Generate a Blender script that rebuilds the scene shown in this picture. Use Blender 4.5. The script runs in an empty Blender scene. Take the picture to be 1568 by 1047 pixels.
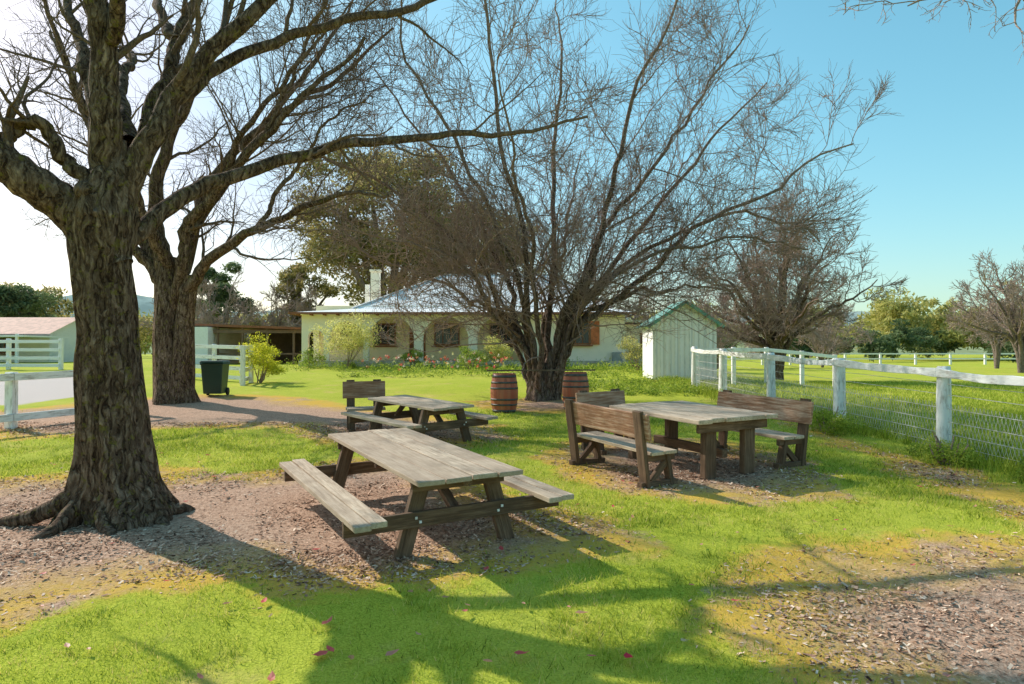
import bpy, math, random
import numpy as np
from mathutils import Vector, Matrix
rng = np.random.default_rng(11)
random.seed(11)
sc = bpy.context.scene
COL = sc.collection

# ------------------------------------------------------------------ helpers
def sstep(a, b, x):
    t = np.clip((x - a) / (b - a), 0, 1)
    return t * t * (3 - 2 * t)

def vnoise(x, y, seed=0):
    x = np.asarray(x, float); y = np.asarray(y, float)
    xi = np.floor(x); yi = np.floor(y)
    fx = x - xi; fy = y - yi
    fx = fx * fx * (3 - 2 * fx); fy = fy * fy * (3 - 2 * fy)
    def h(a, b):
        v = np.sin(a * 127.1 + b * 311.7 + seed * 74.7) * 43758.5453
        return v - np.floor(v)
    return (h(xi, yi) * (1 - fx) + h(xi + 1, yi) * fx) * (1 - fy) + (h(xi, yi + 1) * (1 - fx) + h(xi + 1, yi + 1) * fx) * fy

def fbm(x, y, seed=0):
    return (vnoise(x, y, seed) + .5 * vnoise(x * 2.1, y * 2.1, seed + 1) + .25 * vnoise(x * 4.3, y * 4.3, seed + 2)) / 1.75

def gz(x, y):
    x = np.asarray(x, float); y = np.asarray(y, float)
    c = .038 * (np.clip(y, -6, 36) - 2.5)
    r = np.minimum(c, .513)
    w = sstep(8.3, 14, x)
    g = c * (1 - w) + r * w
    t = sstep(55, 140, y)
    return g * (1 - t) + .45 * t
def gzf(x, y): return float(gz(x, y))

def mesh_np(name, V, Flist, mats, smooth=False, attrs=None, parent=None, matidx=None, loc=None):
    me = bpy.data.meshes.new(name)
    V = np.ascontiguousarray(V, dtype=np.float32)
    if not isinstance(Flist, (list, tuple)): Flist = [Flist]
    loops = np.concatenate([f.ravel() for f in Flist]).astype(np.int32)
    tot = np.concatenate([np.full(len(f), f.shape[1]) for f in Flist]).astype(np.int32)
    st = np.concatenate([[0], np.cumsum(tot)[:-1]]).astype(np.int32)
    me.vertices.add(len(V)); me.vertices.foreach_set("co", V.ravel())
    me.loops.add(len(loops)); me.loops.foreach_set("vertex_index", loops)
    me.polygons.add(len(tot)); me.polygons.foreach_set("loop_start", st)
    if not isinstance(mats, (list, tuple)): mats = [mats]
    for m in mats: me.materials.append(m)
    if matidx is not None: me.polygons.foreach_set("material_index", np.asarray(matidx, dtype=np.int32))
    me.polygons.foreach_set("use_smooth", np.full(len(tot), bool(smooth)))
    me.update(calc_edges=True)
    if attrs:
        for k, a in attrs.items():
            a = np.asarray(a, dtype=np.float32)
            if a.ndim == 1:
                at = me.attributes.new(k, 'FLOAT', 'POINT'); at.data.foreach_set("value", a)
            else:
                at = me.attributes.new(k, 'FLOAT_VECTOR', 'POINT'); at.data.foreach_set("vector", a.ravel())
    ob = bpy.data.objects.new(name, me); COL.objects.link(ob)
    if parent: ob.parent = parent
    if loc is not None: ob.location = loc
    return ob

def empty(name, loc=(0, 0, 0), rotz=0, tiltx=0):
    e = bpy.data.objects.new(name, None); COL.objects.link(e)
    e.empty_display_size = .2
    e.matrix_world = Matrix.Translation(loc) @ Matrix.Rotation(tiltx, 4, 'X') @ Matrix.Rotation(rotz, 4, 'Z')
    return e

class B:
    """accumulates boxes / prisms with grain coordinates"""
    def __init__(s): s.v = []; s.f = []; s.g = []; s.r = []; s.n = 0
    def raw(s, V, F, g=None, r=None):
        V = [tuple(map(float, p)) for p in V]
        r = random.random() if r is None else r
        s.v += V; s.f += [tuple(i + s.n for i in f) for f in F]
        s.g += (g if g is not None else [(p[0] + r * 9, p[1], p[2]) for p in V]); s.r += [r] * len(V); s.n += len(V)
    def box(s, c, size, M=None, taper=1.0, r=None):
        hx, hy, hz = size[0] / 2, size[1] / 2, size[2] / 2
        ax = int(np.argmax(size))
        V = []; G = []; r = random.random() if r is None else r
        for z in (-1, 1):
            k = taper if z > 0 else 1
            for (x, y) in ((-1, -1), (1, -1), (1, 1), (-1, 1)):
                p = Vector((x * hx * k, y * hy * k, z * hz))
                q = [p[ax], p[(ax + 1) % 3], p[(ax + 2) % 3]]
                G.append((q[0] + r * 17, q[1] + r * 5, q[2] + r * 3))
                if M is not None: p = M @ p
                V.append(tuple(p + Vector(c)))
        s.raw(V, [(0, 3, 2, 1), (4, 5, 6, 7), (0, 1, 5, 4), (1, 2, 6, 5), (2, 3, 7, 6), (3, 0, 4, 7)], G, r)
    def beam(s, a, b, w, h, roll=0, r=None):
        a = Vector(a); b = Vector(b); d = b - a; L = d.length
        q = d.to_track_quat('X', 'Z').to_matrix() @ Matrix.Rotation(roll, 3, 'X')
        s.box((a + b) / 2, (L, w, h), q, r=r)
    def obj(s, name, mat, parent=None, bevel=0, smooth=False):
        me = bpy.data.meshes.new(name); me.from_pydata(s.v, [], s.f); me.update()
        me.materials.append(mat)
        at = me.attributes.new('g', 'FLOAT_VECTOR', 'POINT'); at.data.foreach_set('vector', np.array(s.g, dtype=np.float32).ravel())
        at = me.attributes.new('rnd', 'FLOAT', 'POINT'); at.data.foreach_set('value', np.array(s.r, dtype=np.float32))
        if smooth:
            me.polygons.foreach_set("use_smooth", [True] * len(me.polygons))
        ob = bpy.data.objects.new(name, me); COL.objects.link(ob)
        if parent: ob.parent = parent
        if bevel:
            m = ob.modifiers.new('bev', 'BEVEL'); m.width = bevel; m.segments = 2; m.limit_method = 'ANGLE'
        return ob

# ------------------------------------------------------------------ materials
class N:
    def __init__(s, name, rough=.85, spec=.2):
        s.m = bpy.data.materials.new(name); s.m.use_nodes = True
        s.t = s.m.node_tree; s.p = s.t.nodes['Principled BSDF']; s.out = s.t.nodes['Material Output']
        s.p.inputs['Roughness'].default_value = rough
        s.p.inputs['Specular IOR Level'].default_value = spec
    def n(s, typ, **kw):
        nd = s.t.nodes.new(typ)
        for k, v in kw.items():
            if k.startswith('_'): setattr(nd, k[1:], v)
            else: nd.inputs[k.replace('__', ' ')].default_value = v
        return nd
    def l(s, a, b): s.t.links.new(a, b)
    def attr(s, name): return s.n('ShaderNodeAttribute', _attribute_name=name)
    def noise(s, vec, scale, detail=4, rough=.6):
        nd = s.n('ShaderNodeTexNoise', Scale=scale, Detail=detail, Roughness=rough)
        if vec is not None: s.l(vec, nd.inputs['Vector'])
        return nd.outputs['Fac']
    def ramp(s, fac, stops):
        nd = s.n('ShaderNodeValToRGB'); e = nd.color_ramp.elements
        while len(e) < len(stops): e.new(.5)
        for i, (p, c) in enumerate(stops):
            e[i].position = p; e[i].color = (*c, 1) if len(c) == 3 else c
        s.l(fac, nd.inputs[0]); return nd.outputs[0]
    def mix(s, fac, a, b, mode='MIX'):
        nd = s.n('ShaderNodeMix', _data_type='RGBA', _blend_type=mode)
        for sock, v in ((nd.inputs[0], fac), (nd.inputs[6], a), (nd.inputs[7], b)):
            if isinstance(v, (int, float)): sock.default_value = v
            elif isinstance(v, tuple): sock.default_value = (*v, 1)
            else: s.l(v, sock)
        return nd.outputs[2]
    def math(s, op, a, b=0.0, c=None):
        nd = s.n('ShaderNodeMath', _operation=op)
        for i, v in enumerate((a, b) if c is None else (a, b, c)):
            if isinstance(v, (int, float)): nd.inputs[i].default_value = v
            else: s.l(v, nd.inputs[i])
        return nd.outputs[0]
    def mapr(s, v, a, b, c=0., d=1.):
        nd = s.n('ShaderNodeMapRange'); s.l(v, nd.inputs[0])
        for i, k in enumerate((a, b, c, d)): nd.inputs[i + 1].default_value = k
        return nd.outputs[0]
    def scalev(s, vec, v3):
        nd = s.n('ShaderNodeMapping'); s.l(vec, nd.inputs[0]); nd.inputs['Scale'].default_value = v3; return nd.outputs[0]
    def pos(s): return s.n('ShaderNodeNewGeometry').outputs['Position']
    def obj(s): return s.n('ShaderNodeTexCoord').outputs['Object']
    def color(s, c): s.l(c, s.p.inputs['Base Color']) if not isinstance(c, tuple) else setattr(s.p.inputs['Base Color'], 'default_value', (*c, 1))
    def bump(s, h, strength=.5, dist=.02):
        nd = s.n('ShaderNodeBump', Strength=strength, Distance=dist); s.l(h, nd.inputs['Height']); s.l(nd.outputs[0], s.p.inputs['Normal'])
    def translucent(s, col, fac):
        tr = s.n('ShaderNodeBsdfTranslucent'); s.l(col, tr.inputs[0])
        mx = s.n('ShaderNodeMixShader'); mx.inputs[0].default_value = fac
        s.l(s.p.outputs[0], mx.inputs[1]); s.l(tr.outputs[0], mx.inputs[2]); s.l(mx.outputs[0], s.out.inputs[0])

def wood_mat(name, dark, mid, light, rough=.85, stain=.55):
    a = N(name, rough); g = a.attr('g').outputs['Vector']; r = a.attr('rnd').outputs['Fac']
    n1 = a.noise(a.scalev(g, (1.2, 14, 14)), 2.2, 6, .65)
    n2 = a.noise(a.scalev(g, (2.5, 60, 60)), 2.0, 3, .5)
    n3 = a.noise(g, 2.3, 5, .65)
    v = a.math('ADD', a.math('MULTIPLY', n1, .65), a.math('MULTIPLY', n2, .35))
    c = a.ramp(v, [(.3, dark), (.48, mid), (.68, light)])
    c = a.mix(a.mapr(n3, .45, .66, 0, stain), c, dark)
    c = a.mix(a.math('MULTIPLY', r, .35), c, mid)
    c = a.mix(a.mapr(r, .7, 1., 0, .35), c, dark)
    a.color(c); a.bump(v, .7, .01); return a.m

def foliage_mat(name, stops, fac=.35, rough=.6):
    a = N(name, rough, .25); r = a.attr('rnd').outputs['Fac']
    c = a.ramp(r, stops); a.color(c); a.translucent(c, fac); return a.m

def bark_mat(name, d, m, l, twig, moss=.5, mosscol=(.24, .20, .04)):
    a = N(name, .95, .1); P = a.pos()
    nz = a.n('ShaderNodeTexNoise', Scale=3.5, Detail=4.); a.l(P, nz.inputs['Vector'])
    mv = a.n('ShaderNodeVectorMath', _operation='MULTIPLY_ADD'); a.l(nz.outputs['Color'], mv.inputs[0]); mv.inputs[1].default_value = (.22, .22, .22); a.l(P, mv.inputs[2])
    st = a.scalev(mv.outputs[0], (1, 1, .17))
    n1 = a.noise(st, 21, 6, .65)
    n2 = a.noise(a.scalev(P, (1, 1, .5)), 45, 4, .7)
    ridge = a.math('ABSOLUTE', a.math('SUBTRACT', a.noise(st, 13, 3, .5), .5))
    h = a.math('ADD', a.math('MULTIPLY', a.mapr(n1, .34, .64), .45), a.math('MULTIPLY', n2, .3))
    h = a.math('ADD', h, a.mapr(ridge, 0, .07, 0, .3))
    c = a.ramp(h, [(.25, d), (.6, m), (.95, l)])
    n3 = a.noise(P, 9, 6, .75)
    c = a.mix(a.mapr(n3, .56, .62, 0, moss), c, mosscol)
    rad = a.attr('rad').outputs['Fac']
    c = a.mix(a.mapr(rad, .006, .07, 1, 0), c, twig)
    a.color(c); a.bump(h, 1.0, .07); return a.m

M_bark1 = bark_mat('bark_dark', (.032, .017, .011), (.16, .10, .065), (.40, .28, .195), (.29, .2, .15), .7)
M_bark2 = bark_mat('bark_grey', (.05, .032, .023), (.18, .12, .09), (.34, .26, .21), (.50, .35, .285), .4)  # pinkish-grey twigs, their colour lightened to include bright sky bleeding over them
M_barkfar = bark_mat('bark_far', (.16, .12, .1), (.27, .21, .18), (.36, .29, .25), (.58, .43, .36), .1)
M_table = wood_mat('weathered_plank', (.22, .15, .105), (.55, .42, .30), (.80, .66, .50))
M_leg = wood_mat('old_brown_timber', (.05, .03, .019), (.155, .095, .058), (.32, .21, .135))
M_redwood = wood_mat('red_brown_timber', (.12, .055, .03), (.38, .20, .115), (.80, .60, .45))

def paint_mat(name, col=(.86, .85, .82), worn=(.35, .3, .25), amt=.6, scale=7.):
    a = N(name, .6, .3); g = a.attr('g').outputs['Vector']
    n = a.noise(a.scalev(g, (.5, 3, 3)), scale, 6, .7); n2 = a.noise(g, 1.5, 3)
    v = a.math('ADD', a.math('MULTIPLY', n, .7), a.math('MULTIPLY', n2, .3))
    a.color(a.mix(a.mapr(v, .5, .62, 0, amt), col, worn)); a.bump(n, .5, .012); return a.m
M_white = paint_mat('worn_white_paint', amt=.7)
M_whitefar = paint_mat('white_paint_far', (.86, .85, .82), (.5, .48, .44), .3)

def plain(name, col, rough=.7, var=.15, scale=3., spec=.3, metal=0):
    a = N(name, rough, spec); n = a.noise(a.pos(), scale, 5, .6)
    c2 = tuple(max(0, k * (1 - var * 2.2)) for k in col)
    a.color(a.mix(a.mapr(n, .4, .7), col, c2)); a.bump(n, .15, .01); a.p.inputs['Metallic'].default_value = metal; return a.m

# ---- ground
POLY_MULCH = [
 [(-7.5, 9.3), (-6.4, 9.85), (-5.4, 10.5), (-4.2, 9.8), (-3.3, 10.1), (-2.6, 10.9), (-1.0, 10.5), (.1, 8.6), (1.2, 7.5), (1.3, 6.6), (.55, 6.0), (-.44, 5.5), (-1.15, 5.3), (-1.64, 5.1), (-2.34, 5.5), (-3.1, 5.0), (-3.9, 4.75), (-4.9, 4.65), (-9, 5.2), (-9, 9)],
 [(.5, 11.4), (.8, 9.5), (1.44, 8.56), (2.46, 8.15), (4.07, 8.4), (4.6, 9.3), (4.7, 10.6), (4.2, 12.0), (2.2, 13.2), (.92, 12.7)],
 [(1.5, 5.1), (2.07, 5.9), (2.78, 6.5), (3.7, 6.85), (5.0, 6.65), (7.5, 7.2), (9, 3.5), (6, 2), (1.9, 2.6), (1.65, 3.6), (1.62, 4.3), (1.42, 4.75)],
 [(-13.2, 15), (-9.1, 12.3), (-8.1, 13.2), (-6.5, 14.0), (-4.8, 13.9), (-3.06, 11.8), (-.95, 11.7), (.0, 13.0), (-.3, 14.5), (-1.4, 15.6), (-3.8, 17.6), (-5.5, 19.2), (-7.2, 20.6), (-9.4, 20.9), (-10.5, 20.3), (-13, 17)],
 [(-1.2, 18.9), (-.3, 17.2), (.6, 16.2), (1.9, 16.8), (2.6, 18.2), (2.2, 19.8), (.6, 20.2)],
 [(5.9, 6.5), (6.6, 6.5), (6.5, 11), (6.1, 15), (5.6, 15), (5.7, 11), (5.2, 8.6)],
]
POLY_ROAD = [[(-60, 16.5), (-13.2, 18.2), (-13.0, 20.8), (-14.5, 24), (-16.5, 27.5), (-18, 29), (-60, 30)]]
def sdf(x, y, polys):
    best = np.full(x.shape, -1e9)
    for P in polys:
        P = np.array(P, float); n = len(P)
        d = np.full(x.shape, 1e18); ins = np.zeros(x.shape, bool)
        for i in range(n):
            a = P[i]; b = P[(i + 1) % n]; e = b - a
            wx = x - a[0]; wy = y - a[1]
            t = np.clip((wx * e[0] + wy * e[1]) / (e @ e), 0, 1)
            d = np.minimum(d, (wx - e[0] * t) ** 2 + (wy - e[1] * t) ** 2)
            c = (a[1] > y) != (b[1] > y)
            with np.errstate(divide='ignore', invalid='ignore'):
                xi = e[0] * (y - a[1]) / (e[1] if e[1] != 0 else 1e-9) + a[0]
            ins ^= c & (x < xi)
        best = np.maximum(best, np.where(ins, 1, -1) * np.sqrt(d))
    return best
def mulch_d(x, y):
    return sdf(x, y, POLY_MULCH) + (fbm(x * 1.1, y * 1.1, 3) - .5) * .9 + (fbm(x * 5, y * 5, 5) - .5) * .4

def axis(lo, hi, step, far_lo, far_hi, g=1.13):
    a = list(np.arange(lo, hi + 1e-6, step)); s = step
    up = [a[-1]]
    while up[-1] < far_hi: s *= g; up.append(up[-1] + s)
    s = step; dn = [a[0]]
    while dn[-1] > far_lo: s *= g; dn.append(dn[-1] - s)
    return np.array(dn[::-1][:-1] + a + up[1:])
xs = axis(-12, 12, .11, -1600, 1600); ys = axis(2, 25, .11, -60, 2200)
X, Y = np.meshgrid(xs, ys)
md = np.clip(mulch_d(X.ravel(), Y.ravel()), -3, 3); rd = np.clip(sdf(X.ravel(), Y.ravel(), POLY_ROAD) + (fbm(X.ravel(), Y.ravel(), 9) - .5) * .6, -3, 3)
Z = gz(X, Y).ravel() + (fbm(X.ravel() * .8, Y.ravel() * .8, 21) - .5) * .05 * (np.abs(X.ravel()) < 40) + np.where(md > 0, (fbm(X.ravel() * 5, Y.ravel() * 5, 33) - .5) * .03, 0)
nx, ny = len(xs), len(ys)
idx = np.arange(nx * ny).reshape(ny, nx)
F = np.stack([idx[:-1, :-1], idx[:-1, 1:], idx[1:, 1:], idx[1:, :-1]], -1).reshape(-1, 4)
a = N('ground_lawn_and_mulch', .95, .05); P = a.pos()
n_f = a.noise(P, 60, 3, .7); n_m = a.noise(P, 3., 5, .6); n_l = a.noise(P, .35, 4, .6); n_c = a.noise(P, 25, 4, .75)
grass = a.ramp(n_f, [(.3, (.16, .20, .018)), (.5, (.38, .43, .04)), (.72, (.58, .59, .09))])
grass = a.mix(a.mapr(n_l, .4, .65, 0, .45), grass, (.56, .52, .09))
grass = a.mix(a.mapr(n_m, .55, .75, 0, .5), grass, (.2, .28, .03))
n_d = a.noise(P, .9, 5, .65)
grass = a.mix(a.mapr(n_d, .55, .70, 0, .7), grass, (.58, .43, .15))
vo = a.n('ShaderNodeTexVoronoi', Scale=60.); a.l(P, vo.inputs['Vector'])
mul = a.ramp(n_c, [(.28, (.15, .08, .052)), (.5, (.46, .28, .19)), (.72, (.78, .54, .39))])
mul = a.mix(.4, mul, a.ramp(vo.outputs['Color'], [(.1, (.16, .09, .06)), (.9, (.80, .56, .41))]))
mdn = a.attr('md').outputs['Fac']
e = a.math('ADD', mdn, a.math('MULTIPLY', a.math('SUBTRACT', a.noise(P, 9, 5, .7), .5), .5))
moss = a.mix(n_c, (.74, .42, .05), (.5, .37, .06))
band = a.math('MULTIPLY', a.mapr(e, -.2, .1), a.mapr(e, .35, 1.3, 1, 0))
band = a.math('MULTIPLY', band, a.mapr(a.noise(P, 1.1, 4, .7), .34, .52, 0, .9))
c = a.mix(a.mapr(e, -.06, .12), grass, mul)
c = a.mix(band, c, moss)
road = a.mix(n_c, (.5, .43, .39), (.66, .57, .52))
c = a.mix(a.mapr(a.attr('rd').outputs['Fac'], -.1, .15), c, road)
a.color(c)
h = a.math('ADD', a.math('MULTIPLY', n_c, .6), a.math('MULTIPLY', n_f, .4)); a.bump(h, .6, .04)
mesh_np('ground', np.stack([X.ravel(), Y.ravel(), Z], 1), F, a.m, True, {'md': md, 'rd': rd})

# ---- lawn blades
def blades(name, x, y, h, w, mat, lean=.5, rnd=None, z0=None):
    n = len(x); th = rng.uniform(0, 2 * np.pi, n); la = rng.uniform(0, 2 * np.pi, n); ll = h * lean * rng.uniform(.2, 1.2, n)
    z = gz(x, y) - .012 if z0 is None else z0
    dx, dy = np.cos(th) * w / 2, np.sin(th) * w / 2
    V = np.empty((n, 3, 3))
    V[:, 0] = np.stack([x - dx, y - dy, z], 1); V[:, 1] = np.stack([x + dx, y + dy, z], 1)
    V[:, 2] = np.stack([x + np.cos(la) * ll, y + np.sin(la) * ll, z + h], 1)
    r = rng.uniform(0, 1, n) if rnd is None else rnd
    return mesh_np(name, V.reshape(-1, 3), np.arange(n * 3).reshape(-1, 3), mat, False, {'rnd': np.repeat(r, 3)})
M_grass = foliage_mat('grass_blades', [(0, (.11, .155, .014)), (.35, (.32, .40, .035)), (.72, (.62, .64, .09)), (1, (.80, .62, .24))], .42)
n = 430000
y = 2.9 + 14 * rng.uniform(0, 1, n) ** 1.2; x = rng.uniform(-1, 1, n) * (.78 * y + .3)
d = mulch_d(x, y) + rng.normal(0, .16, n)
k = (d < 0.03) | ((d < .8) & (rng.uniform(0, 1, n) < .08)); x, y = x[k], y[k]
k = (x < 7.4); x, y = x[k], y[k]
bare = fbm(x * .9 + 3, y * .9, 44); k = (bare < .57) | (rng.uniform(0, 1, len(x)) < .3); x, y = x[k], y[k]
dens = fbm(x * 1.3, y * 1.3, 40) * .5 + fbm(x * 5, y * 5, 41) * .7
hh = rng.uniform(.015, .052, len(x)) * (.25 + 1.5 * dens) * (1 + .02 * y)
blades('lawn_grass', x, y, hh, rng.uniform(.004, .009, len(x)) * (1 + .15 * (y - 3)), M_grass, .9, np.clip(rng.normal(-.05, .22, len(x)) + .5 * fbm(x * .7, y * .7, 50) + .65 * fbm(x * 4, y * 4, 51), 0, 1))
n = 42000; y = rng.uniform(7, 26, n); x = 8.6 - .103 * y + np.abs(rng.normal(0, .4, n)) * rng.choice([-1, 1], n)
k = fbm(x * 1.5, y * 1.5, 60) > .45; x, y = x[k], y[k]
blades('fence_line_weeds', x, y, rng.uniform(.06, .3, len(x)) * (.4 + fbm(x * 2, y * 2, 61)), rng.uniform(.008, .016, len(x)), M_grass, .5, rng.uniform(0, .7, len(x)))
n = 90000; y = 8 + 26 * rng.uniform(0, 1, n) ** 1.3; x = 8.6 - .103 * y + rng.uniform(0, 1, n) * (.78 * y - 4)
blades('paddock_grass', x, y, rng.uniform(.04, .13, n), rng.uniform(.012, .022, n) * (1 + .05 * y), M_grass, .8, np.clip(rng.normal(.3, .2, n) + .4 * fbm(x * .4, y * .4, 70), 0, .95))

# ---- mulch chips
a = N('mulch_chips', .9, .05); c = a.ramp(a.attr('rnd').outputs['Fac'], [(0, (.08, .042, .028)), (.35, (.36, .21, .14)), (.72, (.66, .44, .31)), (1, (.88, .68, .52))]); a.color(c)
n = 230000; y = 2.9 + 12 * rng.uniform(0, 1, n) ** 1.1; x = rng.uniform(-1, 1, n) * (.78 * y + .3)
k = mulch_d(x, y) > rng.uniform(-.15, .6, n); x, y = x[k], y[k]; n = len(x)
k = (fbm(x * 1.2, y * 1.2, 90) + rng.normal(0, .14, n) > .42) & ~((x > 1.2) & (y < 7.3) & (rng.uniform(0, 1, n) < .5)); x, y = x[k], y[k]; n = len(x)
th = rng.uniform(0, 6.28, n); L = rng.uniform(.005, .018, n) * (1 + .06 * y); W = L * rng.uniform(.2, .5, n); t1 = rng.normal(0, .25, n); z = gz(x, y) + rng.uniform(-.002, .02, n)
u = np.stack([np.cos(th), np.sin(th), t1], 1) * L[:, None]; v = np.stack([-np.sin(th), np.cos(th), rng.normal(0, .25, n)], 1) * W[:, None]
c0 = np.stack([x, y, z], 1)
V = np.stack([c0 - u - v, c0 + u - v, c0 + u + v, c0 - u + v], 1).reshape(-1, 3)
mesh_np('wood_chip_mulch', V, np.arange(n * 4).reshape(-1, 4), a.m, False, {'rnd': np.repeat(np.clip(rng.normal(.5, .27, n), 0, 1), 4)})

# ---- fallen leaves
a = N('fallen_leaf', .5, .3); c = a.ramp(a.attr('rnd').outputs['Fac'], [(0, (.75, .02, .06)), (.4, (.7, .14, .13)), (.7, (.66, .34, .26)), (1, (.5, .26, .1))]); a.color(c); a.translucent(c, .3)
V = []; Fq = []; R = []
spots = [(.72, 4.25, .02), (-1.15, 4.35, .3), (-1.2, 4.28, .35), (-1.28, 4.75, .45), (-1.4, 4.0, .5), (-1.3, 3.85, .65), (-.15, 4.2, .9), (.06, 4.3, .3), (-.75, 4.3, .6), (.5, 4.9, .8), (-.1, 6.3, .3)]
for i in range(170): 
    yy = random.uniform(3.5, 12); spots.append((random.uniform(-.7, .7) * yy, yy, random.uniform(.3, 1)))
for j, (px, py, r) in enumerate(spots):
    s = random.uniform(.022, .042) * (1.35 if j < 11 else .9); th = random.uniform(0, 6.28); b = len(V); z = gzf(px, py) + .045
    for (aa, bb, cc) in ((-1.2, 0, .1), (-.5, .55, .25), (.5, .5, .2), (1.3, 0, .5), (.5, -.5, .3), (-.5, -.55, .15), (0, 0, 0)):
        V.append((px + s * (aa * math.cos(th) - bb * math.sin(th)), py + s * (aa * math.sin(th) + bb * math.cos(th)), z + cc * s * random.uniform(.3, 1.5))); R.append(r)
    for q in range(6): Fq.append((b + 6, b + q, b + (q + 1) % 6))
mesh_np('fallen_leaves', np.array(V), np.array(Fq), a.m, False, {'rnd': R})

# ------------------------------------------------------------------ bare trees
def norm(v): return v / np.maximum(np.linalg.norm(v, axis=-1, keepdims=True), 1e-9)
def tubes(P, R, sides, mod=None):
    Bn, n, _ = P.shape
    T = norm(np.gradient(P, axis=1)); D = norm(P[:, -1] - P[:, 0])
    ref = np.where(np.abs(D[:, 2:3]) > .8, np.array([[1., 0, 0]]), np.array([[0., 0, 1.]]))
    ref = norm(np.cross(D, ref))[:, None, :]
    U = norm(ref - (ref * T).sum(-1, keepdims=True) * T); W = np.cross(T, U)
    th = np.arange(sides) * 2 * np.pi / sides
    Rr = R[:, :, None] * np.ones(sides)
    if mod is not None: Rr = Rr * mod(P, th)
    V = P[:, :, None, :] + Rr[..., None] * (np.cos(th)[None, None, :, None] * U[:, :, None, :] + np.sin(th)[None, None, :, None] * W[:, :, None, :])
    I = np.arange(Bn * n * sides).reshape(Bn, n, sides)
    J = np.roll(I, -1, axis=2)
    Fc = np.stack([I[:, :-1], J[:, :-1], J[:, 1:], I[:, 1:]], -1).reshape(-1, 4)
    return V.reshape(-1, 3), Fc, np.repeat(R.ravel(), sides)
def resample(ctrl, r0, r1, n, wob=.0, pw=1.):
    C = np.array(ctrl, float); m = len(C)
    E = np.vstack([2 * C[0] - C[1], C, 2 * C[-1] - C[-2]])
    t = np.linspace(0, m - 1, n); i = np.minimum(t.astype(int), m - 2); f = (t - i)[:, None]
    p0, p1, p2, p3 = E[i], E[i + 1], E[i + 2], E[i + 3]
    Q = .5 * ((2 * p1) + (-p0 + p2) * f + (2 * p0 - 5 * p1 + 4 * p2 - p3) * f ** 2 + (-p0 + 3 * p1 - 3 * p2 + p3) * f ** 3)
    if wob:
        w = rng.normal(0, wob, (n, 3)); w = (w + np.roll(w, 1, 0) + np.roll(w, -1, 0)) / 2; w[0] = 0; w[1] *= .3; Q = Q + w
    s = np.linspace(0, 1, n)
    return Q, r0 * (1 - s) ** pw + r1 * (1 - (1 - s) ** pw)
def children(P, R, k, tmin, ang, angsd, Lr, rf, n, wander, up, env=None, rmin=.004, tfall=.5, r_end=.25, tmax=1.):
    Bn, m, _ = P.shape
    t = (tmin + (tmax - tmin) * (np.arange(k)[None, :] + rng.uniform(0, 1, (Bn, k))) / k)
    f = t * (m - 1) * .999; i = f.astype(int); fr = (f - i)[..., None]
    bi = np.arange(Bn)[:, None]
    S = P[bi, i] * (1 - fr) + P[bi, i + 1] * fr
    T = norm(P[bi, i + 1] - P[bi, i]); rr = R[bi, i] * (1 - fr[..., 0]) + R[bi, i + 1] * fr[..., 0]
    rv = rng.normal(0, 1, T.shape); pv = norm(rv - (rv * T).sum(-1, keepdims=True) * T)
    an = np.radians(rng.normal(ang, angsd, t.shape))[..., None]
    D = norm(np.cos(an) * T + np.sin(an) * pv + np.array([0, 0, up * .6]))
    L = rng.uniform(Lr[0], Lr[1], t.shape) * (1 - tfall * t)
    S = S.reshape(-1, 3); D = D.reshape(-1, 3); L = L.ravel(); r0 = np.maximum(rr.ravel() * rf * rng.uniform(.7, 1.1, L.shape), rmin)
    if env is not None:
        c, Rv = env
        q = np.linalg.norm((S + D * L[:, None] * .7 - c) / Rv, axis=1)
        L = L * np.clip((1.12 - q) / .25, .12, 1)
        kk = (S + D * L[:, None])[:, 2] > gz(S[:, 0], S[:, 1]) + 1.5
        S, D, L, r0 = S[kk], D[kk], L[kk], r0[kk]
    Q = np.empty((len(S), n, 3)); Q[:, 0] = S
    for j in range(1, n):
        D = norm(D + rng.normal(0, wander, D.shape) + np.array([0, 0, up]))
        Q[:, j] = Q[:, j - 1] + D * (L / (n - 1))[:, None]
    s = np.linspace(0, 1, n)[None]
    return Q, r0[:, None] * (1 - s) + np.maximum(r0 * r_end, rmin * .6)[:, None] * s
def build_tree(name, limbs, levels, mat, env=None, extra=None, nl=26, sides0=12, wob=.03):
    VV = []; FF = []; RR = []; off = 0
    def add(V, Fc, r):
        nonlocal off
        VV.append(V); FF.append(Fc + off); RR.append(r); off += len(V)
    Ps = []; Rs = []
    for (c, r0, r1) in limbs:
        q, r = resample(c, r0, r1, nl, wob); Ps.append(q); Rs.append(r)
    P = np.array(Ps); R = np.array(Rs)
    add(*tubes(P, R, sides0))
    for lv in levels:
        sd = lv.pop('sides'); 
        P, R = children(P, R, env=env, **lv); add(*tubes(P, R, sd))
    if extra: 
        for e in extra: add(*e)
    return mesh_np(name, np.vstack(VV), np.vstack(FF), mat, True, {'rad': np.concatenate(RR)})

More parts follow.
